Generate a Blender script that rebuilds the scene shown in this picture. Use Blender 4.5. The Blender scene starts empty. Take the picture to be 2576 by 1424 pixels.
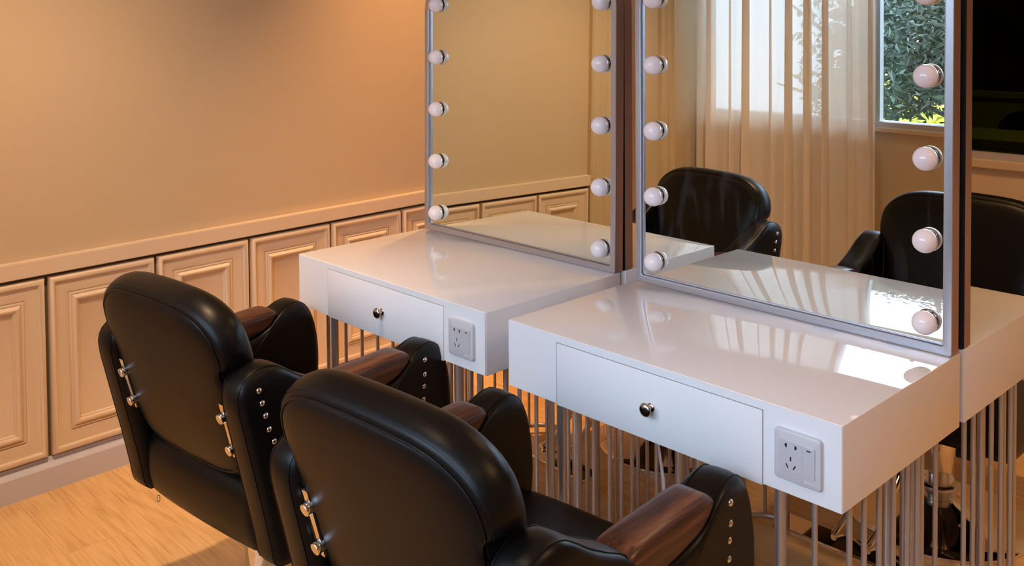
import bpy, bmesh, math, random
from mathutils import Vector, Matrix
random.seed(7)
C = bpy.context.scene.collection
PI = math.pi
ZF = 0.807            # desk tops stand 0.807 above the floor; heights below are measured from the desk top

# ---------------------------------------------------------------- materials
def new_mat(name):
    m = bpy.data.materials.new(name); m.use_nodes = True
    nt = m.node_tree; nt.nodes.clear()
    out = nt.nodes.new('ShaderNodeOutputMaterial')
    return m, nt, out
def principled(name, col, rough=0.5, metal=0.0, bump=None, noise=None, coat=0.0, spec=0.5, sss=0.0, ior=1.5):
    m, nt, out = new_mat(name)
    b = nt.nodes.new('ShaderNodeBsdfPrincipled')
    b.inputs['Base Color'].default_value = (*col, 1)
    b.inputs['Roughness'].default_value = rough
    b.inputs['Metallic'].default_value = metal
    b.inputs['Specular IOR Level'].default_value = spec
    b.inputs['Coat Weight'].default_value = coat
    b.inputs['Coat Roughness'].default_value = 0.03
    b.inputs['IOR'].default_value = ior
    nt.links.new(b.outputs[0], out.inputs[0])
    tc = nt.nodes.new('ShaderNodeTexCoord')
    if noise:                                   # (scale, amount) albedo mottling
        n = nt.nodes.new('ShaderNodeTexNoise'); n.inputs['Scale'].default_value = noise[0]; n.inputs['Detail'].default_value = 4
        nt.links.new(tc.outputs['Object'], n.inputs['Vector'])
        r = nt.nodes.new('ShaderNodeValToRGB')
        a = noise[1]
        r.color_ramp.elements[0].position = .3; r.color_ramp.elements[1].position = .7
        r.color_ramp.elements[0].color = (*[c*(1-a) for c in col], 1)
        r.color_ramp.elements[1].color = (*[min(1, c*(1+a)) for c in col], 1)
        nt.links.new(n.outputs['Fac'], r.inputs[0]); nt.links.new(r.outputs[0], b.inputs['Base Color'])
    if bump:                                    # (scale, strength, distance)
        n = nt.nodes.new('ShaderNodeTexNoise'); n.inputs['Scale'].default_value = bump[0]; n.inputs['Detail'].default_value = 5
        nt.links.new(tc.outputs['Object'], n.inputs['Vector'])
        bp = nt.nodes.new('ShaderNodeBump'); bp.inputs['Strength'].default_value = bump[1]; bp.inputs['Distance'].default_value = bump[2]
        nt.links.new(n.outputs['Fac'], bp.inputs['Height']); nt.links.new(bp.outputs[0], b.inputs['Normal'])
    return m

M = {}
M['wall'] = principled('wall_paint', (.585, .455, .30), .65, bump=(260, .12, .002), noise=(1.2, .02))
M['trim'] = principled('trim_paint', (.73, .59, .445), .42, bump=(90, .06, .001))
M['casing'] = principled('casing_paint', (.58, .45, .29), .42)
M['gap'] = principled('gap_dark', (.10, .085, .06), .8)
M['base'] = principled('baseboard_metal', (.60, .62, .76), .40, metal=.1)
M['ceiling'] = principled('ceiling_paint', (.78, .72, .62), .8)
M['white'] = principled('white_lacquer', (.84, .83, .84), .015, coat=.25, spec=.5)
M['whitefront'] = principled('white_lacquer_matte', (.86, .86, .87), .30, spec=.4)
M['plastic'] = principled('outlet_plastic', (.62, .61, .63), .30)
M['plastic2'] = principled('outlet_insert', (.57, .56, .585), .28)
M['hole'] = principled('socket_hole', (.01, .01, .01), .6)
M['mark'] = principled('pale_mark', (.78, .78, .78), .4)
M['alu'] = principled('silver_frame', (.50, .51, .56), .36, metal=.85, bump=(900, .12, .0006))
M['alu_side_reflect'] = principled('frame_side_reflection', (.40, .25, .20), .42, metal=.55)  # same silver frame; warm brown room reflection put into the side colour
M['steel'] = principled('leg_steel', (.56, .53, .53), .38, metal=.8)
M['chrome'] = principled('chrome', (.82, .80, .78), .05, metal=1.0)
M['dchrome'] = principled('dark_nickel', (.55, .53, .51), .20, metal=1.0)
M['backp'] = principled('mirror_backing', (.012, .010, .010), .7)
M['rubber'] = principled('rubber', (.012, .012, .012), .6)
M['leather'] = principled('black_leather', (.0042, .0037, .0035), .37, bump=(420, .10, .0008), spec=.22)
M['stitch'] = principled('black_thread', (.006, .006, .006), .6)
M['cable'] = principled('white_cable', (.72, .70, .76), .4)
M['opal'] = principled('opal_glass', (.93, .83, .85), .10, coat=.3, sss=.2)
M['leaf'] = principled('leaf_green', (.042, .066, .038), .42, noise=(3.0, .55))
M['leafy'] = principled('leaf_yellow', (.85, .76, .12), .5, noise=(5.0, .35))
M['bark'] = principled('bark', (.06, .055, .05), .8)
M['soil'] = principled('ground_soil', (.12, .12, .07), .9, noise=(2, .3))
M['olive'] = principled('olive_paint', (.30, .24, .07), .7)
M['lampring'] = principled('lamp_ring', (.75, .75, .75), .4)

def mirror_mat():
    m, nt, out = new_mat('mirror_glass')
    g = nt.nodes.new('ShaderNodeBsdfGlossy'); g.inputs['Color'].default_value = (.80, .86, .80, 1); g.inputs['Roughness'].default_value = 0
    nt.links.new(g.outputs[0], out.inputs[0]); return m
M['mirror'] = mirror_mat()

def mirror_smudged():
    m, nt, out = new_mat('mirror_glass_smudged')
    g = nt.nodes.new('ShaderNodeBsdfGlossy'); g.inputs['Color'].default_value = (.82, .87, .83, 1); g.inputs['Roughness'].default_value = 0
    d = nt.nodes.new('ShaderNodeBsdfDiffuse'); d.inputs['Color'].default_value = (.55, .60, .68, 1)
    tc = nt.nodes.new('ShaderNodeTexCoord')
    mp = nt.nodes.new('ShaderNodeMapping'); mp.inputs['Scale'].default_value = (9, 1, 2.2); mp.inputs['Rotation'].default_value = (0, .25, 0)
    n = nt.nodes.new('ShaderNodeTexNoise'); n.inputs['Scale'].default_value = 2.2; n.inputs['Detail'].default_value = 7; n.inputs['Distortion'].default_value = 1.4
    r = nt.nodes.new('ShaderNodeValToRGB'); r.color_ramp.elements[0].position = .55; r.color_ramp.elements[1].position = .85
    r.color_ramp.elements[1].color = (.055, .055, .055, 1); r.color_ramp.elements[0].color = (0, 0, 0, 1)
    mx = nt.nodes.new('ShaderNodeMixShader')
    L = nt.links.new
    L(tc.outputs['Object'], mp.inputs[0]); L(mp.outputs[0], n.inputs['Vector']); L(n.outputs['Fac'], r.inputs[0])
    L(r.outputs[0], mx.inputs[0]); L(g.outputs[0], mx.inputs[1]); L(d.outputs[0], mx.inputs[2]); L(mx.outputs[0], out.inputs[0])
    return m
M['mirror2'] = mirror_smudged()

def glass_mat(name, tint, gl):
    m, nt, out = new_mat(name)
    t = nt.nodes.new('ShaderNodeBsdfTransparent'); t.inputs['Color'].default_value = (*tint, 1)
    g = nt.nodes.new('ShaderNodeBsdfGlossy'); g.inputs['Roughness'].default_value = 0; g.inputs['Color'].default_value = (gl, gl, gl, 1)
    f = nt.nodes.new('ShaderNodeFresnel'); f.inputs['IOR'].default_value = 1.35
    mx = nt.nodes.new('ShaderNodeMixShader')
    nt.links.new(f.outputs[0], mx.inputs[0]); nt.links.new(t.outputs[0], mx.inputs[1]); nt.links.new(g.outputs[0], mx.inputs[2]); nt.links.new(mx.outputs[0], out.inputs[0])
    return m
M['pane'] = glass_mat('window_pane', (.93, .96, .95), .8)
M['darkpane'] = glass_mat('dark_tinted_pane', (.30, .33, .17), .10)

def curtain_mat():
    m, nt, out = new_mat('sheer_curtain')
    L = nt.links.new
    d = nt.nodes.new('ShaderNodeBsdfDiffuse'); d.inputs['Color'].default_value = (.90, .84, .78, 1)
    t = nt.nodes.new('ShaderNodeBsdfTranslucent'); t.inputs['Color'].default_value = (.97, .84, .72, 1)
    tr = nt.nodes.new('ShaderNodeBsdfTransparent'); tr.inputs['Color'].default_value = (.95, .97, 1, 1)
    tc = nt.nodes.new('ShaderNodeTexCoord')
    n = nt.nodes.new('ShaderNodeTexNoise'); n.inputs['Scale'].default_value = 300
    bp = nt.nodes.new('ShaderNodeBump'); bp.inputs['Strength'].default_value = .3; bp.inputs['Distance'].default_value = .001
    L(tc.outputs['Object'], n.inputs['Vector']); L(n.outputs['Fac'], bp.inputs['Height']); L(bp.outputs[0], d.inputs['Normal'])
    m1 = nt.nodes.new('ShaderNodeMixShader'); m1.inputs[0].default_value = .30
    m2 = nt.nodes.new('ShaderNodeMixShader'); m2.inputs[0].default_value = .05
    L(d.outputs[0], m1.inputs[1]); L(t.outputs[0], m1.inputs[2]); L(m1.outputs[0], m2.inputs[1]); L(tr.outputs[0], m2.inputs[2]); L(m2.outputs[0], out.inputs[0])
    return m
M['curtain'] = curtain_mat()

def emis(name, col, s):
    m, nt, out = new_mat(name)
    e = nt.nodes.new('ShaderNodeEmission'); e.inputs[0].default_value = (*col, 1); e.inputs[1].default_value = s
    nt.links.new(e.outputs[0], out.inputs[0]); return m
M['lamp'] = emis('lamp_diffuser', (1, .72, .42), 5)

def wood_mat(name, dark, mid, light, rough, planks=None, grain=(1, 14, 14), scale=2.2, dist=3.0):
    """procedural wood: grain runs along local X"""
    m, nt, out = new_mat(name); L = nt.links.new
    b = nt.nodes.new('ShaderNodeBsdfPrincipled'); b.inputs['Roughness'].default_value = rough
    tc = nt.nodes.new('ShaderNodeTexCoord')
    vec = tc.outputs['Object']
    br = None
    if planks:
        br = nt.nodes.new('ShaderNodeTexBrick')
        br.inputs['Scale'].default_value = 1.0
        br.inputs['Brick Width'].default_value = planks[0]; br.inputs['Row Height'].default_value = planks[1]
        br.inputs['Mortar Size'].default_value = .0012; br.inputs['Mortar Smooth'].default_value = .3
        br.offset = .37; br.inputs['Color1'].default_value = (0, 0, 0, 1); br.inputs['Color2'].default_value = (1, 1, 1, 1); br.inputs['Mortar'].default_value = (.5, .5, .5, 1)
        L(vec, br.inputs['Vector'])
        sh = nt.nodes.new('ShaderNodeVectorMath'); sh.operation = 'MULTIPLY'; sh.inputs[1].default_value = (3.1, 7.7, 0)
        L(br.outputs['Color'], sh.inputs[0])
        ad = nt.nodes.new('ShaderNodeVectorMath'); ad.operation = 'ADD'
        L(vec, ad.inputs[0]); L(sh.outputs[0], ad.inputs[1]); vec = ad.outputs[0]
    mp = nt.nodes.new('ShaderNodeMapping'); mp.inputs['Scale'].default_value = grain; L(vec, mp.inputs[0])
    n0 = nt.nodes.new('ShaderNodeTexNoise'); n0.inputs['Scale'].default_value = scale*.35; n0.inputs['Detail'].default_value = 2; n0.inputs['Distortion'].default_value = .6; L(mp.outputs[0], n0.inputs['Vector'])
    mu = nt.nodes.new('ShaderNodeMath'); mu.operation = 'MULTIPLY'; mu.inputs[1].default_value = dist*6; L(n0.outputs['Fac'], mu.inputs[0])
    sn = nt.nodes.new('ShaderNodeMath'); sn.operation = 'SINE'; L(mu.outputs[0], sn.inputs[0])
    n1 = nt.nodes.new('ShaderNodeTexNoise'); n1.inputs['Scale'].default_value = scale*4; n1.inputs['Detail'].default_value = 6
    mp2 = nt.nodes.new('ShaderNodeMapping'); mp2.inputs['Scale'].default_value = (grain[0]*.7, grain[1]*2.2, grain[2]*2.2); L(vec, mp2.inputs[0]); L(mp2.outputs[0], n1.inputs['Vector'])
    ma = nt.nodes.new('ShaderNodeMath'); ma.operation = 'MULTIPLY_ADD'; ma.inputs[1].default_value = .20 if dist < 5 else .085; L(sn.outputs[0], ma.inputs[0]); L(n1.outputs['Fac'], ma.inputs[2])
    r = nt.nodes.new('ShaderNodeValToRGB'); e = r.color_ramp.elements
    e[0].position = .22; e[0].color = (*dark, 1); e[1].position = .85; e[1].color = (*light, 1)
    x = e.new(.5); x.color = (*mid, 1)
    L(ma.outputs[0], r.inputs[0])
    col = r.outputs[0]
    if br:
        mm = nt.nodes.new('ShaderNodeMix'); mm.data_type = 'RGBA'; mm.blend_type = 'MULTIPLY'
        rr = nt.nodes.new('ShaderNodeMapRange'); rr.inputs[3].default_value = 0; rr.inputs[4].default_value = .22
        L(br.outputs['Fac'], rr.inputs[0]); L(rr.outputs[0], mm.inputs[0]); L(col, mm.inputs[6]); mm.inputs[7].default_value = (.45, .3, .2, 1)
        col = mm.outputs[2]
    L(col, b.inputs['Base Color'])
    bp = nt.nodes.new('ShaderNodeBump'); bp.inputs['Strength'].default_value = .08; bp.inputs['Distance'].default_value = .001
    L(n1.outputs['Fac'], bp.inputs['Height']); L(bp.outputs[0], b.inputs['Normal'])
    L(b.outputs[0], out.inputs[0]); return m
M['floor'] = wood_mat('floor_laminate', (.52, .30, .12), (.70, .45, .20), (.82, .57, .29), .34, planks=(1.2, .19), grain=(1.0, 6.5, 1), scale=2.4, dist=7.5)
M['armwood'] = wood_mat('walnut', (.035, .012, .007), (.12, .042, .021), (.21, .082, .040), .34, grain=(14, .22, 14), scale=5, dist=2.0)

# ---------------------------------------------------------------- mesh helpers
def finish(name, bm, mat, parent=None, smooth=False, angle=None, mats=None):
    bmesh.ops.recalc_face_normals(bm, faces=bm.faces)
    me = bpy.data.meshes.new(name); bm.to_mesh(me); bm.free()
    for mm in (mats or [mat]): me.materials.append(mm)
    if smooth:
        for p in me.polygons: p.use_smooth = True
        if angle: me.set_sharp_from_angle(angle=math.radians(angle))
    o = bpy.data.objects.new(name, me); C.objects.link(o)
    if parent: o.parent = parent
    return o
def box(bm, x0, x1, y0, y1, z0, z1, bev=0, seg=2):
    r = bmesh.ops.create_cube(bm, size=1, matrix=Matrix.Translation(((x0+x1)/2, (y0+y1)/2, (z0+z1)/2)) @ Matrix.Diagonal((x1-x0, y1-y0, z1-z0, 1)))
    if bev:
        es = list({e for v in r['verts'] for e in v.link_edges})
        bmesh.ops.bevel(bm, geom=es, offset=bev, segments=seg, affect='EDGES', profile=.5)
def tube(bm, pts, r, seg=12, closed=False, cap=True):
    pts = [Vector(p) for p in pts]; n = len(pts); rings = []
    up = None
    for i, p in enumerate(pts):
        if closed: t = (pts[(i+1) % n]-pts[i-1])
        else: t = pts[min(i+1, n-1)]-pts[max(i-1, 0)]
        t.normalize()
        if up is None:
            up = Vector((0, 0, 1)) if abs(t.z) < .9 else Vector((1, 0, 0))
        a = t.cross(up)
        if a.length < 1e-5: a = t.cross(Vector((0, 1, 0)))
        a.normalize(); b = a.cross(t); up = b
        rr = r[i] if isinstance(r, (list, tuple)) else r
        rings.append([bm.verts.new(p + a*math.cos(2*PI*k/seg)*rr + b*math.sin(2*PI*k/seg)*rr) for k in range(seg)])
    m = n if closed else n-1
    for i in range(m):
        A, B = rings[i], rings[(i+1) % n]
        for k in range(seg): bm.faces.new((A[k], A[(k+1) % seg], B[(k+1) % seg], B[k]))
    if cap and not closed:
        bm.faces.new(rings[0][::-1]); bm.faces.new(rings[-1])
def lathe(bm, prof, seg=40, mat=None):
    """prof: (r, h) about local Z, then transformed by mat"""
    rings = []
    mat = mat or Matrix.Identity(4)
    for r, h in prof:
        if r < 1e-6: rings.append([bm.verts.new(mat @ Vector((0, 0, h)))])
        else: rings.append([bm.verts.new(mat @ Vector((r*math.cos(2*PI*k/seg), r*math.sin(2*PI*k/seg), h))) for k in range(seg)])
    for A, B in zip(rings[:-1], rings[1:]):
        if len(A) == 1 and len(B) == 1: continue
        for k in range(seg):
            k2 = (k+1) % seg
            if len(A) == 1: bm.faces.new((A[0], B[k2], B[k]))
            elif len(B) == 1: bm.faces.new((A[k], A[k2], B[0]))
            else: bm.faces.new((A[k], A[k2], B[k2], B[k]))
    return rings
def smooth_loop(pts, n):
    """closed Catmull-Rom loop resampled to n points"""
    out = []; m = len(pts)
    P = [Vector((p[0], p[1])) for p in pts]
    dense = []
    for i in range(m):
        p0, p1, p2, p3 = P[i-1], P[i], P[(i+1) % m], P[(i+2) % m]
        for k in range(14):
            t = k/14
            dense.append(.5*((2*p1)+(p2-p0)*t+(2*p0-5*p1+4*p2-p3)*t*t+(3*p1-p0-3*p2+p3)*t**3))
    L = [0]
    for i in range(len(dense)): L.append(L[-1]+(dense[(i+1) % len(dense)]-dense[i]).length)
    T = L[-1]; j = 0
    for i in range(n):
        s = T*i/n
        while L[j+1] < s: j += 1
        t = (s-L[j])/max(1e-9, L[j+1]-L[j])
        out.append(dense[j].lerp(dense[(j+1) % len(dense)], t))
    return out
def area2(P): return sum(P[i-1].x*P[i].y-P[i].x*P[i-1].y for i in range(len(P)))/2
def offset_loop(P, d):
    n = len(P); s = 1 if area2(P) > 0 else -1; out = []
    for i in range(n):
        t = (P[(i+1) % n]-P[i-1]); t.normalize()
        out.append(P[i]+Vector((t.y, -t.x))*d*s)
    return out
def loft(bm, loops, cap0=True, cap1=True):
    R = [[bm.verts.new(v) for v in l] for l in loops]
    n = len(R[0])
    for A, B in zip(R[:-1], R[1:]):
        for k in range(n): bm.faces.new((A[k], A[(k+1) % n], B[(k+1) % n], B[k]))
    for ok, r in ((cap0, R[0]), (cap1, R[-1])):
        if ok:
            c = Vector((0, 0, 0))
            for v in r: c += v.co
            cv = bm.verts.new(c/n)
            for k in range(n): bm.faces.new((r[k], r[(k+1) % n], cv))
    return R
def shrink(P, f, c=None):
    c = c or sum((p for p in P), Vector((0, 0)))/len(P)
    return [c+(p-c)*f for p in P]
def empty(name, loc=(0, 0, 0), rz=0):
    o = bpy.data.objects.new(name, None); C.objects.link(o); o.location = loc; o.rotation_euler = (0, 0, rz); return o
def tag(o, label=None, cat=None, group=None, kind=None):
    if label: o['label'] = label
    if cat: o['category'] = cat
    if group: o['group'] = group
    if kind: o['kind'] = kind
    return o
def struct(name, bm, mat, **k):
    return tag(finish(name, bm, mat, **k), kind='structure')
def copy_tree(o, parent=None):
    c = o.copy(); C.objects.link(c)
    if parent: c.parent = parent
    for ch in list(o.children): copy_tree(ch, c)
    return c

# ---------------------------------------------------------------- room (z here from the floor)
XW, WY = -1.62894, -.02898                 # left wall line x = XW + WY*y
wa = math.atan(WY)
YB, YFAR, XR, ZC = -2.10, 2.35, 3.6, 2.75
def wl(y, off=0): return XW+WY*y+off
bm = bmesh.new(); box(bm, -2.2, XR+.1, YB-.12, YFAR+.1, -.06, 0); struct('floor', bm, M['floor'])
bm = bmesh.new(); box(bm, -2.2, XR+.1, YB-.12, YFAR+.1, ZC, ZC+.06); struct('ceiling', bm, M['ceiling'])
bm = bmesh.new(); box(bm, XR, XR+.1, YB-.1, YFAR+.1, 0, ZC); struct('wall_right', bm, M['wall'])
def walled(name, y0, y1, x0, x1, wins):
    """wall along X with rectangular openings (x0,x1,z0,z1)"""
    bm = bmesh.new(); xs = x0
    for a, b, c, d in wins:
        box(bm, xs, a, y0, y1, 0, ZC); box(bm, a, b, y0, y1, 0, c); box(bm, a, b, y0, y1, d, ZC); xs = b
    box(bm, xs, x1, y0, y1, 0, ZC)
    return struct(name, bm, M['wall'])
GB = ZF+.165                               # bottom of the window opening
W1 = (-1.59, 1.90, GB-.035, 2.35)
walled('wall_back', YB-.12, YB, -2.2, XR+.1, [W1])
W2 = (-.1, 2.6, ZF+.125, 2.3)
walled('wall_front', YFAR, YFAR+.1, -2.2, XR+.1, [W2])
# left wall, a slab a hair skewed to the desks
def leftbox(bm, y0, y1, z0, z1, o0, o1):
    """prism following the skewed wall; o0,o1 = offsets from the wall line into the room"""
    vs = [bm.verts.new(v) for v in ((wl(y0, o0), y0, z0), (wl(y0, o1), y0, z0), (wl(y1, o1), y1, z0), (wl(y1, o0), y1, z0),
                                    (wl(y0, o0), y0, z1), (wl(y0, o1), y0, z1), (wl(y1, o1), y1, z1), (wl(y1, o0), y1, z1))]
    for f in ((0, 1, 2, 3), (4, 7, 6, 5), (0, 4, 5, 1), (1, 5, 6, 2), (2, 6, 7, 3), (3, 7, 4, 0)): bm.faces.new([vs[i] for i in f])
WOFF = -.030                               # wall face sits behind the rail/panel front plane
bm = bmesh.new(); leftbox(bm, YB-.1, YFAR+.05, 0, ZC, -.25, WOFF); struct('wall_left', bm, M['wall'])
YRE = -1.190                               # where the wainscot stops at the door casing
bm = bmesh.new(); leftbox(bm, YRE, YFAR, ZF-.1175, ZF-.0655, WOFF, .0)
bmesh.ops.bevel(bm, geom=list(bm.edges), offset=.0025, segments=2, affect='EDGES')
struct('trim_1', bm, M['trim'])
bm = bmesh.new(); leftbox(bm, YRE, YFAR, .02, ZF-.1175, WOFF, WOFF+.003); struct('trim_2', bm, M['gap'])
# baseboard with a sloped top ledge
bm = bmesh.new()
for y in (YRE, YFAR):
    for o, z in ((WOFF, 0), (.004, 0), (.004, .074), (.0, .080), (-.018, .088), (-.020, .098), (WOFF, .100)):
        bm.verts.new((wl(y, o), y, z))
bm.verts.ensure_lookup_table(); n = 7
for i in range(n):
    a, b = i, (i+1) % n
    bm.faces.new((bm.verts[a], bm.verts[b], bm.verts[b+n], bm.verts[a+n]))
bm.faces.new([bm.verts[i] for i in range(n)]); bm.faces.new([bm.verts[i+n] for i in range(n)])
struct('baseboard_left', bm, M['base'])
# framed panels
PROF = [(0, -.004), (.0, .012), (.002, .019), (.006, .0225), (.011, .0235), (.016, .0215), (.0195, .017), (.021, .0135), (.024, .0125),
        (.034, .0118), (.046, .0105), (.056, .0085), (.060, .0070), (.0605, .0045), (.0640, .0045), (.0645, .0095), (.0675, .0105), (.0700, .0100),
        (.0705, .0075), (.0725, .0090), (.077, .0150), (.0815, .0175), (.086, .0165), (.090, .0125), (.0915, .0090), (.0945, .0085), (.0965, .0065), (.0975, .0020), (.0985, .0015)]
def panel(name, y0, y1, z0, z1):
    bm = bmesh.new(); R = []
    for d, h in PROF:
        a, b, c, e = y0+d, y1-d, z0+d, z1-d
        R.append([bm.verts.new((wl(y, WOFF+.004+h), y, z)) for y, z in ((a, c), (b, c), (b, e), (a, e))])
    for A, B in zip(R[:-1], R[1:]):
        for k in range(4): bm.faces.new((A[k], A[(k+1) % 4], B[(k+1) % 4], B[k]))
    bm.faces.new(R[-1])
    o = struct(name, bm, M['trim'], smooth=True, angle=38)
    return o
PIT = .36266; G0 = -.46118
k = 3
for i in range(-2, 8):
    y0 = G0+(i)*PIT+.0065; y1 = G0+(i+1)*PIT-.0065
    y1 = min(y1, YFAR-.01)
    panel('trim_%d' % k, y0, y1, ZF-.702, ZF-.130); k += 1
# door casings + flush door leaf on the left wall, seen in the mirrors
def casing(name, y0, y1, sgn):
    pr = [(0, 0), (0, .022), (.008, .032), (.020, .034), (.026, .026), (.030, .022), (.044, .019), (.058, .022), (.062, .027), (.070, .030), (.074, .024), (.080, .022), (.096, .018), (.104, .026), (.112, .026), (.116, .012), (.120, 0)]
    w = y1-y0; pts = [(d/.12*w, h) for d, h in pr]
    if sgn < 0: pts = [(w-d, h) for d, h in pts][::-1]
    bm = bmesh.new(); R = []
    for z in (0, 2.3): R.append([bm.verts.new((wl(y0+d, WOFF+h), y0+d, z)) for d, h in pts])
    for i in range(len(pts)-1): bm.faces.new((R[0][i], R[0][i+1], R[1][i+1], R[1][i]))
    bm.faces.new(R[1]); bm.faces.new(R[0])
    return struct(name, bm, M['casing'], smooth=True, angle=35)
casing('trim_20', -1.333, -1.195, -1); casing('trim_21', -1.845, -1.722, 1)
bm = bmesh.new(); leftbox(bm, -1.721, -1.334, .01, 2.18, WOFF, WOFF+.010); struct('door_1', bm, M['wall'])
bm = bmesh.new(); leftbox(bm, -1.850, -1.8455, .0, 2.3, WOFF, WOFF+.002); struct('trim_22', bm, M['gap'])
# window on the wall behind the camera
def window(name, W, y0, y1, bars, pane_mat, fmat, sill=True):
    a, b, c, d = W; f = .028
    bm = bmesh.new()
    box(bm, a, b, y0, y1, c, c+f); box(bm, a, b, y0, y1, d-f, d); box(bm, a, a+f, y0, y1, c+f, d-f); box(bm, b-f, b, y0, y1, c+f, d-f)
    for x in bars: box(bm, x-.012, x+.012, y0+.005, y1-.005, c+f, d-f)
    o = tag(finish(name, bm, fmat), kind='structure')
    bm = bmesh.new(); ym = (y0+y1)/2; box(bm, a+f, b-f, ym-.002, ym+.002, c+f, d-f)
    finish('window_pane', bm, pane_mat, parent=o)
    return o
M['winframe'] = principled('window_frame_alu', (.50, .47, .47), .4, metal=.3)
w1 = window('window_1', (W1[0], W1[1], GB-.034, W1[3]), YB-.10, YB-.01, [-.603, .45, 1.5], M['pane'], M['winframe'])
bm = bmesh.new(); box(bm, W1[0]-.02, W1[1]+.02, YB-.01, YB+.022, GB-.052, GB-.030, .003); finish('window_sill', bm, M['casing'], parent=w1)
w2 = window('window_2', W2, YFAR+.01, YFAR+.07, [1.25], M['darkpane'], M['winframe'])
bm = bmesh.new(); box(bm, W2[0]-.03, W2[1]+.03, YFAR-.020, YFAR+.005, W2[2]-.028, W2[2]+.004, .003); finish('window_sill', bm, M['casing'], parent=w2)
# portal only guides sampling of the daylight that comes through the real opening
pl = bpy.data.lights.new('window_portal', 'AREA'); pl.shape = 'RECTANGLE'; pl.size = W1[1]-W1[0]; pl.size_y = W1[3]-GB
po = bpy.data.objects.new('window_portal', pl); C.objects.link(po); po.location = ((W1[0]+W1[1])/2, YB-.115, (W1[3]+GB)/2); po.rotation_euler = (PI/2, 0, 0)
po.rotation_euler = (-PI/2, 0, 0); pl.cycles.is_portal = True

# sheer curtain
def curtain():
    root = empty('sheer_curtain', (-1.05, YB+.10, 0))
    tag(root, 'white sheer curtain in loose vertical folds covering the left half of the window', 'curtain')
    NX, NZ = 420, 36; x0, x1 = -1.545, -.548
    bm = bmesh.new(); g = []
    ph = [(random.uniform(0, 6.28), random.uniform(-.6, .6)) for _ in range(6)]
    for j in range(NZ+1):
        v = j/NZ; z = 2.66-v*2.63; row = []
        for i in range(NX+1):
            u = i/NX
            wv = u+.012*math.sin(7*u+1.3)+.010*math.sin(17*u+2.0)
            a = math.sin(2*PI*9*wv+ph[0][0]+ph[0][1]*v)
            b = math.sin(2*PI*23*wv+ph[1][0]+ph[1][1]*v*2)
            c = math.sin(2*PI*5*wv+ph[2][0]+ph[2][1]*v)
            env = max(.06, 1-1.0*math.exp(-((u-.045)/.035)**2)-.95*math.exp(-((u-.22)/.03)**2)-.5*math.exp(-((u-.5)/.03)**2)-1.0*math.exp(-((u-.88)/.055)**2))
            amp = .036*(.65+.35*v)*(.25+.75*env)
            y = amp*(a+.35*b)+.012*c
            xx = x0+(x1-x0)*u+.034*env*math.cos(2*PI*9*wv+ph[0][0])*min(1, i/12, (NX-i)/12)
            xx += (.03*v)*(u-.5)*1.0
            row.append(bm.verts.new((xx+1.05, y, z)))
        g.append(row)
    for j in range(NZ):
        for i in range(NX): bm.faces.new((g[j][i], g[j][i+1], g[j+1][i+1], g[j+1][i]))
    finish('curtain_fabric', bm, M['curtain'], root, smooth=True)
    bm = bmesh.new(); tube(bm, [(-.52, 0, 2.67), (4.4, 0, 2.67)], .012, 14)
    for x in (-.47, 4.3): box(bm, x-.01, x+.01, -.10, .0, 2.66, 2.68)
    finish('curtain_rod', bm, M['lampring'], root, smooth=True, angle=40)
curtain()

# ---------------------------------------------------------------- desks
W_, D_, T_ = .80, .492, .1503
def rod_points():
    pts = []
    for sx in (-1, 1):
        cx = .40
        def P(x, y): return (cx+sx*(x-.40), y)
        for th in (20, 57): pts.append(P(.67+.1*math.cos(math.radians(th)), .13-.1*math.sin(math.radians(th))))
        for y in (.139, .198, .257, .316, .362): pts.append(P(.77, y))
        for th in (20, 57): pts.append(P(.67+.1*math.cos(math.radians(th)), .362+.1*math.sin(math.radians(th))))
    return pts
def knob_parts(parent, x, z, name='knob'):
    bm = bmesh.new()
    mt = Matrix.Translation((x, 0, z)) @ Matrix.Rotation(PI/2, 4, 'X')
    lathe(bm, [(0, 0), (.0085, 0), (.0090, .0015), (.0075, .003), (.0045, .0045), (.0040, .011), (.0055, .014), (.0125, .0165), (.0138, .018), (.0134, .0200), (.0105, .0225), (.0055, .0240), (0, .0245)], 40, mt)
    return finish(name, bm, M['dchrome'], parent, smooth=True, angle=50)
def rrect(w, h, r, n=6):
    pts = []
    for cx, cy, a0 in ((w/2-r, h/2-r, 0), (-w/2+r, h/2-r, 90), (-w/2+r, -h/2+r, 180), (w/2-r, -h/2+r, 270)):
        for i in range(n+1):
            a = math.radians(a0+90*i/n); pts.append(Vector((cx+r*math.cos(a), cy+r*math.sin(a))))
    return pts
def prism(bm, loop, cx, cz, y0, y1):
    """2D loop (x,z) extruded along y"""
    R = [[bm.verts.new((cx+p.x, y, cz+p.y)) for p in loop] for y in (y0, y1)]
    n = len(loop)
    for k in range(n): bm.faces.new((R[0][k], R[0][(k+1) % n], R[1][(k+1) % n], R[1][k]))
    bm.faces.new(R[0]); bm.faces.new(R[1])
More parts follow.
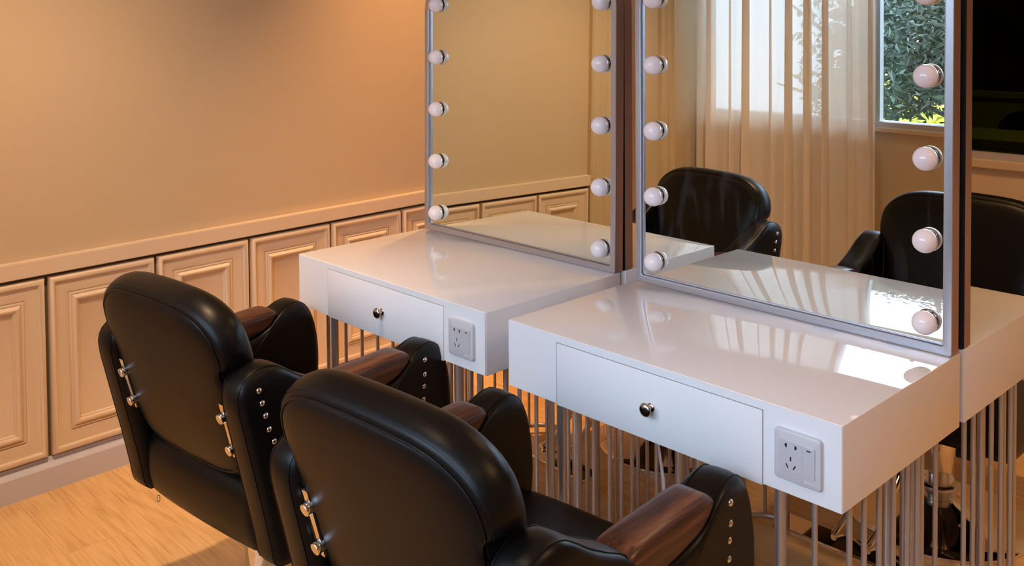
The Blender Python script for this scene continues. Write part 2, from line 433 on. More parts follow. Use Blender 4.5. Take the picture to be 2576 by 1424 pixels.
def outlet(parent, cx, cz):
    bm = bmesh.new()
    L0 = rrect(.089, .089, .008)
    loft(bm, [[(cx+p.x, 0, cz+p.y) for p in L0], [(cx+p.x, -.0055, cz+p.y) for p in L0],
              [(cx+p.x, -.0080, cz+p.y) for p in offset_loop(L0, -.0010)], [(cx+p.x, -.0092, cz+p.y) for p in offset_loop(L0, -.0035)]])
    o = finish('power_outlet', bm, M['plastic'], parent, smooth=True, angle=30)
    tag(o, 'pale grey wall-type power socket with a rocker switch')
    bm = bmesh.new(); box(bm, cx-.0335, cx+.0115, -.0098, -.0088, cz-.026, cz+.027, .0004, 1)
    ins = finish('socket_face', bm, M['plastic2'], o)
    bm = bmesh.new(); box(bm, cx+.0125, cx+.0345, -.0112, -.0088, cz-.0265, cz+.0275, .0008, 2)
    s = finish('rocker_switch', bm, M['plastic2'], o)
    # socket holes: pressed dark slots
    bm = bmesh.new(); yy0, yy1 = -.0101, -.0096
    for sx in (-1, 1):
        x = cx-.011+sx*.0085; z = cz+.019
        P = [Vector((-.0012, -.0040)), Vector((.0022, -.0026)), Vector((.0030, 0)), Vector((.0022, .0026)), Vector((-.0012, .0040))]
        P = [Vector((sx*p.x, p.y)) for p in P]
        prism(bm, P, x, z, yy1, yy0); 
    def slot(x, z, ang, l=.0075, w=.0022):
        c, s_ = math.cos(ang), math.sin(ang)
        P = [Vector((a*c-b*s_, a*s_+b*c)) for a, b in ((-w/2, -l/2), (w/2, -l/2), (w/2, l/2), (-w/2, l/2))]
        prism(bm, P, x, z, yy1, yy0)
    slot(cx-.011, cz-.003, 0); slot(cx-.018, cz-.0165, .5, .0085); slot(cx-.004, cz-.0165, -.5, .0085)
    finish('socket_holes', bm, M['hole'], o)
    bm = bmesh.new()
    prism(bm, [Vector((.0045*math.cos(a), .0011*math.sin(a))) for a in [2*PI*i/16 for i in range(16)]], cx+.0235, cz+.0215, -.0116, -.0111)
    finish('switch_mark', bm, M['hole'], o)
    # tiny embossed maker's marks: little illegible strokes as in the photograph
    bm = bmesh.new()
    for i, (dx, dz, w, h) in enumerate([(0, 0, .0026, .0042), (.0042, .0006, .0012, .0030), (.0062, .0002, .0020, .0008), (.0092, .0004, .0012, .0026), (.0112, .0, .0018, .0008), (.0140, .0012, .0034, .0008), (.0140, -.0012, .0034, .0008)]):
        box(bm, cx+.0150+dx-.0002, cx+.0150+dx+w, -.00945, -.0091, cz-.0345+dz-h/2, cz-.0345+dz+h/2)
    finish('embossed_mark', bm, M['mark'], o)
def make_desk():
    root = empty('vanity_desk')
    def zz(z): return z+ZF
    bm = bmesh.new()                        # body with a notch for the drawer front
    e = .0022
    x0, x1, zt = .150, .650, -.0165
    box(bm, 0, W_, .0, D_, zz(-T_), zz(0), .0016, 3)
    body = finish('desk_body', bm, M['white'], root, smooth=True, angle=25)
    # front skin (satin) left, right and above the drawer
    bm = bmesh.new()
    for a, b, c, d in ((.0012, x0-.0012, -T_+.0012, -.0012), (x1+.0012, W_-.0012, -T_+.0012, -.0012), (x0-.0012, x1+.0012, zt+.0010, -.0012)):
        box(bm, a, b, -.0022, .0005, zz(c), zz(d), .0, 1)
    bmesh.ops.remove_doubles(bm, verts=bm.verts, dist=1e-5)
    finish('front_panel', bm, M['whitefront'], root)
    bm = bmesh.new(); box(bm, x0-.0013, x1+.0013, -.0008, .0002, zz(-T_+.0005), zz(zt+.0011)); finish('drawer_gap', bm, M['gap'], root)
    bm = bmesh.new(); box(bm, x0+.0004, x1-.0004, -.0030, .0, zz(-T_-.0015), zz(zt-.0004), .0009, 2)
    dr = finish('drawer', bm, M['whitefront'], root, smooth=True, angle=25)
    kb = knob_parts(dr, .403, zz(-.0835)); kb.location = (0, -.003, 0)

    return root
def add_outlet(root): outlet(root, .7215, ZF-.0785)
def make_desk_full():
    root = make_desk()
    for ch in list(root.children): pass
    for o in [c for c in root.children if c.name.startswith('power_outlet')]: o.location.y = -.0022
    rp = rod_points()
    for sx in (-1, 1):
        for nm, z, rr in (('top_rail', ZF-T_-.0075, .0070), ('bottom_rail', .030, .0075)):
            pts = []
            A = [(.663, .03)]
            for i in range(0, 9):
                th = math.radians(90-90*i/8); A.append((.67+.1*math.cos(th), .13-.1*math.sin(th)))
            for i in range(0, 9):
                th = math.radians(90*i/8); A.append((.67+.1*math.cos(th), .362+.1*math.sin(th)))
            A.append((.663, .462))
            bm = bmesh.new(); tube(bm, [(.40+sx*(x-.40), y, z) for x, y in A], rr, 14)
            finish(nm, bm, M['steel'], root, smooth=True, angle=50)
        for y in (.03, .462):
            x = .40+sx*.2665
            bm = bmesh.new(); tube(bm, [(x, y, .012), (x, y, ZF-T_)], .0105, 20)
            lg = finish('leg', bm, M['steel'], root, smooth=True, angle=50)
            bm = bmesh.new(); tube(bm, [(x, y, 0), (x, y, .014)], .0118, 20)
            finish('rubber_foot', bm, M['rubber'], lg, smooth=True, angle=50)
    for x, y in rp:
        bm = bmesh.new(); tube(bm, [(x, y, .032), (x, y, ZF-T_-.006)], .0053, 12, cap=False)
        finish('rod', bm, M['steel'], root, smooth=True)
    return root
desk = make_desk_full()
DA = (-.88011, .0, 0); YD = .5173+D_       # back desks are turned round: origin at their far-right corner
desks = []
deskspec = [(-.8801, 0, .00388, -.0032, 'glossy white vanity desk nearest the panelled wall, drawer and socket facing the chairs'),
            (0, 0, 0, 0, 'glossy white vanity desk in the right foreground with the curtain mirrored in its top'),
            (.7991, YD, PI, 0, 'white vanity desk behind the foreground desk, its tan lit end showing at the right edge'),
            (-.0801, YD, PI, -.0025, 'white vanity desk behind the wall-side desk, almost hidden between the two mirrors')]
for i, (x, y, rz, dz, lab) in enumerate(deskspec):
    o = desk if i == 0 else copy_tree(desk)
    o.location = (x, y, dz); o.rotation_euler = (0, 0, rz); tag(o, lab, 'desk', 'white vanity desks set back to back')
    desks.append(o)
for o in desks: add_outlet(o)
for o in desks:
    for ch in o.children:
        if ch.name.startswith('power_outlet'): ch.location.y = -.0022

# ---------------------------------------------------------------- mirrors
MH, MR = .815, .105
def arch(inset, n=10):
    """outline of the mirror frame in (x,z), bottom-left origin, rounded top corners"""
    x0, x1, z0, z1 = inset, W_-.004-inset, inset, MH-inset; r = max(.01, MR-inset); b = .004
    P = [Vector((x0, z0+b)), Vector((x0+b, z0)), Vector((x1-b, z0)), Vector((x1, z0+b))]
    for i in range(n+1):
        a = math.radians(90*i/n); P.append(Vector((x1-r+r*math.cos(a), z1-r+r*math.sin(a))))
    for i in range(n+1):
        a = math.radians(90+90*i/n); P.append(Vector((x0+r+r*math.cos(a), z1-r+r*math.sin(a))))
    return P
def make_mirror(smudge=False):
    """front plane at y=0 facing -y, stands on z=0"""
    root = empty('vanity_mirror')
    bm = bmesh.new()
    secs = [(.0, .033), (0, .0015), (.0012, .0), (.0160, .0), (.0170, .0008), (.0172, .0085), (.0180, .0090), (.0215, .0095), (.0215, .0112)]
    R = [[bm.verts.new((p.x, y, p.y)) for p in arch(i)] for i, y in secs]
    n = len(R[0])
    for j, (A, B) in enumerate(zip(R[:-1], R[1:])):
        for k in range(n):
            f = bm.faces.new((A[k], A[(k+1) % n], B[(k+1) % n], B[k]))
            f.material_index = 1 if j == 0 else (2 if j in (5,) else 0)
    finish('mirror_frame', bm, None, root, smooth=True, angle=35, mats=[M['alu'], M['alu_side_reflect'], M['backp']])
    bm = bmesh.new(); P = arch(.019)
    v = [bm.verts.new((p.x, .0108, p.y)) for p in P]; v2 = [bm.verts.new((p.x, .0150, p.y)) for p in P]
    bm.faces.new(v); bm.faces.new(v2)
    for k in range(n): bm.faces.new((v[k], v[(k+1) % n], v2[(k+1) % n], v2[k]))
    finish('mirror_glass', bm, M['mirror2'] if smudge else M['mirror'], root)
    bm = bmesh.new(); P = arch(.0015); v = [bm.verts.new((p.x, .0285, p.y)) for p in P]; v2 = [bm.verts.new((p.x, .020, p.y)) for p in P]
    bm.faces.new(v); bm.faces.new(v2)
    for k in range(n): bm.faces.new((v[k], v[(k+1) % n], v2[(k+1) % n], v2[k]))
    finish('back_panel', bm, M['backp'], root)
    for x in (.058, .742):
        for i in range(5):
            z = .0585+.1670*i
            mt = Matrix.Translation((x, .0108, z)) @ Matrix.Rotation(PI/2, 4, 'X')
            bm = bmesh.new()
            pr = [(0, .0040)]; r = .0243; c = .0115
            for a in range(-16, 91, 7):
                t = math.radians(a); pr.append((r*math.cos(t), c+r*math.sin(t)))
            pr.append((0, c+r)); lathe(bm, pr, 36, mt)
            b = finish('light_bulb', bm, M['opal'], root, smooth=True, angle=60)
            bm = bmesh.new(); lathe(bm, [(0, .0), (.0215, .0), (.0222, .0008), (.0215, .0022), (.0150, .0028), (.0150, .0036), (.0232, .0040), (.0238, .0052), (.0228, .0062), (0, .0062)], 36, mt)
            finish('bulb_socket', bm, M['chrome'], b, smooth=True, angle=35)
    for x in (.012, W_-.034):
        bm = bmesh.new(); box(bm, x, x+.018, .0330, .0375, .0, .100, .0008, 1)
        finish('bracket', bm, M['steel'], root)
    bm = bmesh.new(); box(bm, W_-.022, W_-.010, .0330, .0360, .345, .360); finish('bracket', bm, M['steel'], root)
    return root
mA = make_mirror(); mB = make_mirror(True)
mC = copy_tree(mA); mD = copy_tree(mA)
mA.location = (-.8801+.002, .4700, ZF-.0032+.0006); mA.rotation_euler = (-.0145, 0, .00388+.0016)
mB.location = (.002, .4562, ZF+.0006); mB.rotation_euler = (0, 0, -.0026)
mC.location = (-.0801-.001, YD-.4592, ZF+.0006-.0025); mC.rotation_euler = (0, 0, PI)
mD.location = (.7991-.001, YD-.4592, ZF+.0006); mD.rotation_euler = (0, 0, PI)
for o, l in ((mA, 'tall arched bulb-lined mirror on the wall-side desk, reflecting the panelled wall'),
             (mB, 'tall arched bulb-lined mirror on the foreground desk, reflecting curtain and chairs'),
             (mC, 'back-turned mirror edge showing as the left-hand brown strip between the two reflecting mirrors'),
             (mD, 'back-turned mirror edge at the right, standing beside the dark window view')):
    tag(o, l, 'mirror', 'bulb-lined vanity mirrors')

# ---------------------------------------------------------------- salon chair
def backrest(root):
    half = [(0, .080), (.06, .079), (.12, .0755), (.165, .066), (.200, .048), (.224, .022), (.232, -.010), (.231, -.045), (.219, -.095), (.209, -.15), (.205, -.215), (.192, -.260), (.165, -.288), (.115, -.302), (.05, -.306)]
    P = half+[(0, -.307)]+[(-x, z) for x, z in half[:0:-1]]
    L0 = smooth_loop(P, 96)
    nrm = Vector((0, .963, .27))
    def place(L, d):
        out = []
        for p in L:
            z = p.y; y = -.272-.28*z
            lim = .2185+max(0, d)*.42+max(0, z+.045)*1.1          # pinched between the arms, free above them
            x = max(-lim, min(lim, p.x))
            out.append(Vector((x, y, z+ZF))+nrm*d)
        return out
    bm = bmesh.new()
    cz = Vector((0, -.10))
    secs = [(shrink(L0, .25, cz), -.0150), (shrink(L0, .55, cz), -.0138), (shrink(L0, .78, cz), -.0110), (shrink(L0, .90, cz), -.0078), (shrink(L0, .965, cz), -.0042), (offset_loop(L0, -.0035), -.0018), (L0, .0012),
            (offset_loop(L0, .0045), .0010), (offset_loop(L0, .0105), .0065), (offset_loop(L0, .0165), .017), (offset_loop(L0, .0195), .031), (offset_loop(L0, .0195), .045), (offset_loop(L0, .0165), .059), (offset_loop(L0, .0105), .070), (offset_loop(L0, .0040), .0765),
            (L0, .0765), (offset_loop(L0, -.0035), .0800), (shrink(L0, .95, cz), .0845), (shrink(L0, .86, cz), .089), (shrink(L0, .7, cz), .092), (shrink(L0, .4, cz), .093)]
    loft(bm, [place(l, d) for l, d in secs])
    b = finish('backrest', bm, M['leather'], root, smooth=True)
    for d in (-.0006, .0772):
        bm = bmesh.new(); tube(bm, place(offset_loop(L0, .0002), d), .0021, 6, closed=True)
        finish('piping', bm, M['leather'], b, smooth=True)
    # stitching row beside the rear piping
    Ls = place(offset_loop(L0, .0118), .0075); bm = bmesh.new()
    n = len(Ls)
    for i in range(n):
        a, c = Ls[i], Ls[(i+1) % n]
        m = 3 if (c-a).length < .017 else 4
        for q in range(m):
            s = a.lerp(c, (q+.12)/m); e = a.lerp(c, (q+.78)/m)
            o_ = nrm*-.0006
            tube(bm, [s+o_, e+o_], .0005, 4)
    finish('stitching', bm, M['stitch'], b)
    return b
ARM = [(-.150, -.466), (-.178, -.452), (-.190, -.40), (-.206, -.33), (-.224, -.256), (-.244, -.175), (-.259, -.112), (-.262, -.078), (-.253, -.054), (-.229, -.036), (-.200, -.029), (-.170, -.033), (-.142, -.049), (-.112, -.069), (-.072, -.091), (-.03, -.112),
       (.005, -.146), (.035, -.168), (.09, -.172), (.150, -.163), (.190, -.144), (.212, -.125), (.236, -.111), (.262, -.1035), (.288, -.104), (.312, -.119), (.332, -.150), (.346, -.195), (.354, -.250), (.353, -.32), (.341, -.40), (.325, -.448), (.290, -.466), (.15, -.468), (0, -.468)]
WOOD = [(-.028, -.120), (.000, -.1115), (.05, -.109), (.11, -.1075), (.165, -.1055), (.196, -.1065), (.2125, -.1165), (.208, -.130), (.190, -.147), (.165, -.159), (.120, -.169), (.060, -.175), (.020, -.170), (-.010, -.149), (-.030, -.131)]
def arm(root, s):
    L0 = smooth_loop(ARM, 120)
    def place(L, x): return [Vector((s*x, p.x, p.y+ZF)) for p in L]
    xi, xo = .220, .302
    cz = Vector((.05, -.30))
    secs = [(shrink(L0, .70, cz), xi-.0015), (shrink(L0, .88, cz), xi), (shrink(L0, .95, cz), xi+.0025), (offset_loop(L0, -.003), xi+.009), (L0, xi+.018), (offset_loop(L0, .0015), xi+.032),
            (offset_loop(L0, .0015), xo-.030), (L0, xo-.018), (offset_loop(L0, -.003), xo-.009), (shrink(L0, .95, cz), xo-.0025), (shrink(L0, .88, cz), xo), (shrink(L0, .70, cz), xo+.0015)]
    bm = bmesh.new(); loft(bm, [place(l, x) for l, x in secs])
    # notch the wood seat: nothing to cut, wood sits in the dip of the outline
    a = finish('arm_panel', bm, M['leather'], root, smooth=True)
    Lw = smooth_loop(WOOD, 60)
    bm = bmesh.new(); xi2, xo2 = .2235, .2995
    secs = [(offset_loop(Lw, -.010), xi2), (offset_loop(Lw, -.0045), xi2+.0022), (offset_loop(Lw, -.001), xi2+.008), (offset_loop(Lw, .001), xi2+.018), (offset_loop(Lw, .001), xo2-.018), (offset_loop(Lw, -.001), xo2-.008), (offset_loop(Lw, -.0045), xo2-.0022), (offset_loop(Lw, -.010), xo2)]
    loft(bm, [place(l, x) for l, x in secs])
    w = finish('wooden_armrest', bm, M['armwood'], a, smooth=True, angle=60); tag(w, 'reddish brown wooden arm pad')
    # two stitched seams over the humps, outer and inner edge
    bm = bmesh.new()
    for x in (xo-.013, xi+.013):
        Lp = place(offset_loop(L0, .0006-.0012), x); n = len(Lp)
        tube(bm, Lp, .0009, 5, closed=True)
    finish('seam', bm, M['leather'], a, smooth=True)
    for y, z in ((.254, -.137), (.253, -.172), (.250, -.200), (.248, -.231), (.237, -.260), (-.219, -.070), (-.212, -.098), (-.204, -.126), (-.196, -.157), (-.184, -.186)):
        mt = Matrix.Translation((s*(xo-.0012), y, z+ZF)) @ Matrix.Rotation(s*PI/2, 4, 'Y')
        bm = bmesh.new(); lathe(bm, [(0, 0), (.0066, 0), (.0066, .0014), (.0054, .0036), (.0032, .0050), (.0012, .0056), (0, .0044)], 18, mt)
        finish('stud', bm, M['chrome'], a, smooth=True, angle=60)
    return a
def make_chair():
    root = empty('salon_chair')
    backrest(root)
    arm(root, 1); arm(root, -1)
    # seat cushion with its wrapped apron
    S = [(-.150, -.462), (-.172, -.450), (-.184, -.41), (-.186, -.355), (-.176, -.325), (-.150, -.312), (-.06, -.311), (.10, -.305), (.24, -.300), (.300, -.303), (.332, -.318), (.345, -.345), (.346, -.385), (.338, -.43), (.322, -.455), (.29, -.463), (.1, -.464)]
    L0 = smooth_loop(S, 80); bm = bmesh.new()
    secs = []
    for x, o in ((-.2195, -.030), (-.219, -.014), (-.214, -.006), (-.204, -.0015), (-.186, 0), (-.1, .003), (0, .004), (.1, .003), (.186, 0), (.204, -.0015), (.214, -.006), (.219, -.014), (.2195, -.030)):
        secs.append([Vector((x, p.x, p.y+ZF)) for p in offset_loop(L0, o)])
    loft(bm, secs); st = finish('seat', bm, M['leather'], root, smooth=True)
    bm = bmesh.new(); n = 16
    tube(bm, [(-.196, -.166+.004*math.cos(2*PI*i/n), ZF-.476+.008*math.sin(2*PI*i/n)) for i in range(n)], .0012, 6, closed=True)
    finish('zipper_pull', bm, M['dchrome'], st, smooth=True)
    # reclining straps with bolts
    for s in (-1, 1):
        bm = bmesh.new(); nn = Vector((0, .963, .27))
        sx_ = .2125 if s > 0 else .2050
        a = Vector((s*sx_, -.2490, ZF-.112)); b = Vector((s*(sx_-.0015), -.2150, ZF-.236))
        u = (b-a).normalized(); w = Vector((s, 0, 0)); q = u.cross(w).normalized()
        vs = []
        for p in (a, b):
            for c1, c2 in ((-.009, -.002), (.009, -.002), (.009, .002), (-.009, .002)): vs.append(bm.verts.new(p+w*c1+q*c2))
        for f in ((0, 1, 2, 3), (7, 6, 5, 4), (0, 4, 5, 1), (1, 5, 6, 2), (2, 6, 7, 3), (3, 7, 4, 0)): bm.faces.new([vs[i] for i in f])
        sp = finish('hinge_strap', bm, M['chrome'], root)
        for y, z in ((-.240, -.141), (-.220, -.215)):
            bm = bmesh.new()
            ax = -nn
            rot = Vector((0, 0, 1)).rotation_difference(ax).to_matrix().to_4x4()
            lathe(bm, [(0, -.004), (.0115, -.004), (.0115, .0125), (.0105, .0140), (0, .0142)], 28, Matrix.Translation((s*(sx_-.004), y, z+ZF)) @ rot)
            finish('bolt', bm, M['chrome'], sp, smooth=True, angle=35)
    # hydraulic base
    bm = bmesh.new(); box(bm, -.16, .16, -.12, .20, ZF-.478, ZF-.463, .003); box(bm, -.07, .07, -.07, .07, ZF-.520, ZF-.476, .004)
    finish('seat_plate', bm, M['rubber'], root)
    bm = bmesh.new(); lathe(bm, [(0, .10), (.030, .10), (.030, ZF-.515), (0, ZF-.515)], 32)
    lathe(bm, [(.030, .105), (.046, .105), (.047, .108), (.047, .268), (.044, .272), (.030, .272)], 36)
    finish('column', bm, M['chrome'], root, smooth=True, angle=35)
    bm = bmesh.new(); lathe(bm, [(.047, .115), (.056, .113), (.059, .108), (.059, .098), (.054, .090), (.050, .078), (.046, .070), (0, .070)], 36)
    finish('collar', bm, M['dchrome'], root, smooth=True, angle=50)
    bm = bmesh.new(); lathe(bm, [(0, .072), (.045, .070), (.060, .058), (.10, .042), (.16, .027), (.215, .018), (.246, .015), (.252, .012), (.254, .006), (.252, .0), (0, .0)], 96)
    finish('base_disc', bm, M['chrome'], root, smooth=True, angle=40)
    bm = bmesh.new(); tube(bm, [(-.03, .02, ZF-.530), (-.05, .03, ZF-.532), (-.085, .05, ZF-.535), (-.10, .055, ZF-.54), (-.105, .055, ZF-.57)], .006, 10)
    lv = finish('pump_lever', bm, M['chrome'], root, smooth=True, angle=50)
    bm = bmesh.new(); box(bm, -.135, -.075, .045, .066, ZF-.594, ZF-.570, .003); finish('lever_grip', bm, M['rubber'], lv)
    # footrest: two slanting tubes and a ribbed plate
    for s in (-1, 1):
        bm = bmesh.new(); tube(bm, [(s*.045, .20, ZF-.474), (s*.045, .30, ZF-.50), (s*.045, .50, ZF-.655), (s*.045, .56, ZF-.672)], .0085, 12)
        finish('footrest_tube', bm, M['chrome'], root, smooth=True, angle=50)
    bm = bmesh.new(); box(bm, -.19, .19, .535, .615, ZF-.690, ZF-.676, .003)
    finish('footrest', bm, M['chrome'], root)
    return root
chair = make_chair()
chairs = [(-.507, -.340, 5.5, 0.0, 'black leather salon chair pulled up nearest the panelled wall, back turned'),
          (.376, -.396, 3.0, .013, 'black leather salon chair in the foreground, seat and three-quarter back turned'),
          (.405, 1.365, 181.0, .015, 'black leather salon chair beyond the foreground desk, chrome base seen between the rods'),
          (-.447, 1.208, 176.0, .0, 'black leather salon chair hidden beyond the wall-side desk, its disc base behind the rods')]
for i, (x, y, a, dz, lab) in enumerate(chairs):
    o = chair if i == 0 else copy_tree(chair)
    o.location = (x, y, 0); o.rotation_euler = (0, 0, math.radians(a)); tag(o, lab, 'chair', 'black salon chairs with wooden arms')
    if dz:
        for ch in o.children:
            kind_ = ch.name.split('.')[0]
            if kind_ not in ('base_disc', 'collar', 'column'): ch.location.z += dz if kind_ in ('backrest', 'hinge_strap') or dz > .014 else .003

# white cable hanging under the foreground desk
bm = bmesh.new()
pts = [(.033, .420, ZF-.152), (.050, .415, ZF-.200), (.078, .410, ZF-.262), (.095, .41, ZF-.300), (.115, .40, ZF-.375), (.135, .39, ZF-.45), (.150, .38, ZF-.55), (.155, .37, ZF-.68), (.16, .36, .010), (.30, .34, .006)]
for k, d in enumerate((0, .0042, .0080)):
    tube(bm, [(x+d*(1 if i % 2 else .6), y-d*.4, z) for i, (x, y, z) in enumerate(pts)], .0024, 8)
tag(finish('power_cable', bm, M['cable'], smooth=True), 'white power cable dangling behind the rods under the foreground desk', 'cable')

# ---------------------------------------------------------------- ceiling lamps
def downlight(x, y, power, ang, col, lab, tilt=(0, 0), blend=.6):
    root = empty('ceiling_lamp', (x, y, ZC)); tag(root, lab, 'lamp', 'recessed ceiling lamps')
    bm = bmesh.new(); lathe(bm, [(.070, 0), (.070, -.068), (.073, -.070), (.080, -.070), (.080, 0), (.070, 0)], 40); finish('lamp_rim', bm, M['lampring'], root, smooth=True, angle=40)
    bm = bmesh.new(); lathe(bm, [(0, -.003), (.069, -.003)], 32); finish('lamp_diffuser', bm, M['lamp'], root)
    l = bpy.data.lights.new('lamp_light', 'SPOT'); l.energy = power; l.spot_size = math.radians(ang); l.spot_blend = blend; l.shadow_soft_size = .035; l.color = col
    lo = bpy.data.objects.new('lamp_light', l); C.objects.link(lo); lo.parent = root; lo.location = (0, 0, -.008); lo.rotation_euler = (tilt[0], tilt[1], 0)
WARM = (1, .65, .37)
downlight(-1.10, 1.02, 165, 72, (1, .50, .18), 'recessed warm ceiling lamp beside the panelled wall above the far desks', tilt=(0, .14), blend=1.0)
downlight(-.35, -.75, 165, 92, WARM, 'recessed warm ceiling lamp above the wall-side chair', tilt=(0, .52), blend=1.0)
downlight(.35, 1.35, 22, 150, (1, .58, .26), 'recessed warm ceiling lamp above the far chairs')
downlight(.0, -1.3, 24, 150, WARM, 'added warm ceiling fill lamp nearest the curtain')  # added fill, brightens the lower curtain and the wall below the window
downlight(2.3, .5, 62, 150, (1, .58, .28), 'recessed warm ceiling lamp in the middle of the aisle')
downlight(2.2, -1.2, 12, 150, WARM, 'recessed warm ceiling lamp over the aisle near the window')
downlight(1.1, 1.15, 60, 90, (1, .56, .24), 'added warm fill lamp aimed at the far wall under the dark window', tilt=(.55, 0))  # extra lamp put in to brighten the far wall

# ---------------------------------------------------------------- outside the window
bm = bmesh.new(); box(bm, -9, 9, -14, YB-.14, -.5, -.4); tag(finish('ground', bm, M['soil']), kind='structure')
def leaves(name, mat, n, box6, size, dens=None, label='', cat='', seed=1):
    rnd = random.Random(seed); bm = bmesh.new()
    x0, x1, y0, y1, z0, z1 = box6
    for _ in range(n):
        x = rnd.uniform(x0, x1); y = rnd.uniform(y0, y1); z = rnd.uniform(z0, z1)
        if dens and rnd.random() > dens(x, y, z): continue
        s = size*rnd.uniform(.6, 1.4)
        d = Vector((rnd.gauss(0, 1), rnd.gauss(0, 1), rnd.gauss(-.5, .7))).normalized()
        u = d.cross(Vector((rnd.gauss(0, 1), rnd.gauss(0, 1), rnd.gauss(0, 1)))).normalized()
        nn = d.cross(u)*.12
        p = Vector((x, y, z))
        v = [bm.verts.new(q) for q in (p, p+d*s*.45+u*s*.20+nn*s, p+d*s, p+d*s*.45-u*s*.20+nn*s)]
        bm.faces.new(v[:3]); bm.faces.new((v[0], v[2], v[3]))
    return tag(finish(name, bm, mat), label, cat, kind='stuff')
def crown(x, y, z):
    top = 2.25+.35*math.sin(1.7*x+.6)+.2*math.sin(4.3*x)
    bot = .80+.10*math.sin(5.3*x+1)
    if z > top or z < bot: return 0
    return min(1, (top-z)*1.6)
leaves('tree_foliage', M['leaf'], 52000, (-1.95, 2.6, -5.0, -3.7, .7, 2.8), .075, crown, 'dark green leafy trees seen through the window reflected in the foreground mirror', 'trees', 3)
leaves('yellow_plants', M['leafy'], 9000, (-2.6, 2.6, -5.9, -5.15, -.3, 1.25), .15, lambda x, y, z: 1 if z < .93+.16*math.sin(5*x)+.07*math.sin(13*x) else 0, 'sunlit yellow-green plants below the dark trees outside the window', 'plants', 5)
leaves('hedge', M['leaf'], 16000, (-3.0, 3.5, -7.0, -6.2, -.3, 2.0), .17, None, 'deep green hedge behind the trees outside the window', 'hedge', 8)
for i, (x, y, l) in enumerate(((-1.72, -4.4, 'forked grey trunk left of the other outside the window'), (-1.05, -4.5, 'slender grey trunk among the leaves right of the forked one'))):
    bm = bmesh.new(); rnd = random.Random(20+i)
    tube(bm, [(x, y, -.4), (x+.05, y, .5), (x-.03, y+.05, 1.2), (x+.08, y, 2.3)], [.06, .05, .04, .02], 10)
    for k in range(5):
        z = .7+.25*k; s = rnd.choice((-1, 1))
        tube(bm, [(x, y, z), (x+s*.3, y+.1, z+.15), (x+s*.7, y+.1, z+.25+.1*k)], [.022, .016, .007], 8)
    tag(finish('tree_trunk', bm, M['bark'], smooth=True), l, 'tree')

# ---------------------------------------------------------------- dim room beyond the dark window
bm = bmesh.new(); ya = YFAR+.12
box(bm, -1.2, 4.2, 5.4, 5.5, 0, ZC)
box(bm, -1.3, -1.2, ya, 5.5, 0, ZC); box(bm, 4.2, 4.3, ya, 5.5, 0, ZC)
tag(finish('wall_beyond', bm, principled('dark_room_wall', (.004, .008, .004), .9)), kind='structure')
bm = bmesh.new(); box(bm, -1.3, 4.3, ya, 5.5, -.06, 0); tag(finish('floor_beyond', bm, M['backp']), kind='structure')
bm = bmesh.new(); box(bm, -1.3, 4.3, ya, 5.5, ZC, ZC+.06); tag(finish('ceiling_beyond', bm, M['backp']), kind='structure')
pw = empty('partition', (1.2, 4.3, 0)); tag(pw, 'low olive partition wall dimly seen through the dark window', 'partition')
bm = bmesh.new(); box(bm, -2.2, 2.6, -.04, .04, 0, 1.010); finish('partition_panel', bm, M['olive'], pw)
bm = bmesh.new(); box(bm, -2.2, 2.6, -.055, .055, 1.010, 1.042, .004); finish('partition_cap', bm, M['olive'], pw)
ct = empty('counter', (1.2, 2.78, 0)); tag(ct, 'dim greenish counter just beyond the dark window', 'counter')
bm = bmesh.new(); box(bm, -2.0, 2.6, -.18, .22, .94, .98, .003); finish('counter_top', bm, M['olive'], ct)
bm = bmesh.new(); box(bm, -1.95, 2.55, -.14, .2, 0, .94); finish('counter_body', bm, M['olive'], ct)
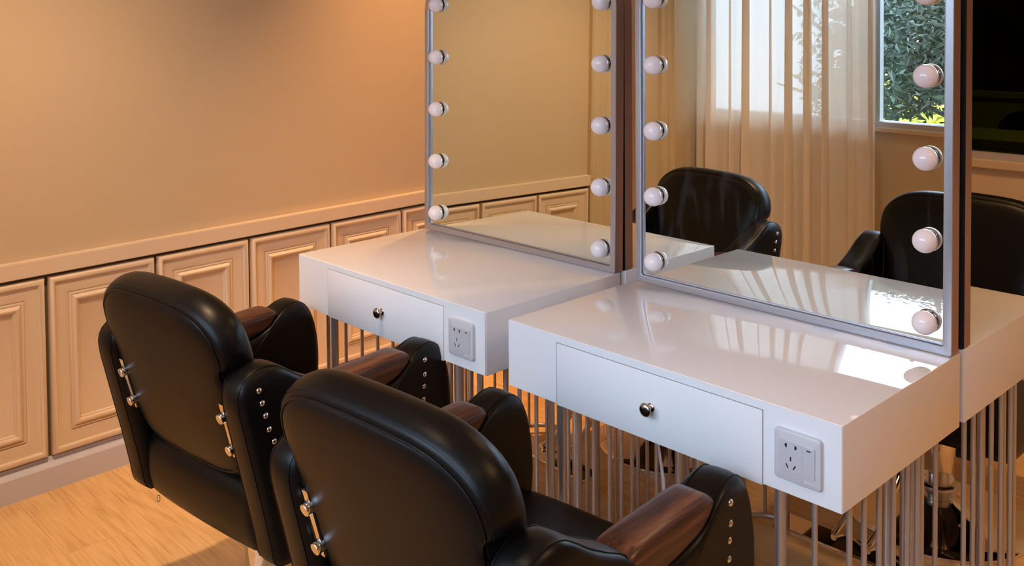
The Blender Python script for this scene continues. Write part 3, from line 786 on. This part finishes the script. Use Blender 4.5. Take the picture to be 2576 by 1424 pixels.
oc = copy_tree(chair); oc.location = (-.05, 3.64, 0); oc.rotation_euler = (0, 0, math.radians(180)); tag(oc, 'black chair silhouette seen dimly through the dark window', 'chair', 'black salon chairs with wooden arms')
for ch in oc.children:
    if ch.name.split('.')[0] not in ('base_disc', 'collar', 'column'): ch.location.z += .07
downlight(1.0, 3.35, 75, 160, (1, .85, .35), 'unseen fill lamp added in the dim room beyond the dark window')  # added so partition and counter show faintly through the dark pane

# ---------------------------------------------------------------- world
w = bpy.data.worlds.new('World'); bpy.context.scene.world = w; w.use_nodes = True
bg = w.node_tree.nodes['Background']; bg.inputs[0].default_value = (.60, .74, 1.0, 1); bg.inputs[1].default_value = 7.7

# ---------------------------------------------------------------- camera (lens solved from the photograph's vanishing lines)
f, cx, cy = 2433.518, 1246.27, 117.718
px, py, pz, yaw, pit, rol = 1.56192, -1.51122, .68972, .81355, .03254, -.00812
fwd = Vector((-math.sin(yaw), math.cos(yaw), 0)); rt = Vector((math.cos(yaw), math.sin(yaw), 0)); up = Vector((0, 0, 1))
f2 = fwd*math.cos(pit)-up*math.sin(pit); u2 = up*math.cos(pit)+fwd*math.sin(pit)
r3 = rt*math.cos(rol)+u2*math.sin(rol); u3 = u2*math.cos(rol)-rt*math.sin(rol)
cam = bpy.data.cameras.new('camera'); co = bpy.data.objects.new('camera', cam); C.objects.link(co)
R = Matrix((r3, u3, -f2)).transposed().to_4x4(); R.translation = Vector((px, py, pz+ZF)); co.matrix_world = R
cam.sensor_width = 36; cam.sensor_fit = 'HORIZONTAL'; cam.lens = f*36/2576
cam.shift_x = (1288-cx)/2576; cam.shift_y = (cy-712)/2576
cam.clip_start = .05
sc = bpy.context.scene; sc.camera = co
vs = sc.view_settings; vs.view_transform = 'Standard'; vs.look = 'None'; vs.exposure = 0.66; vs.gamma = 1; vs.use_curve_mapping = False
sc.cycles.max_bounces = 12; sc.cycles.diffuse_bounces = 5; sc.cycles.glossy_bounces = 8; sc.cycles.transparent_max_bounces = 16
sc.cycles.sample_clamp_indirect = 6
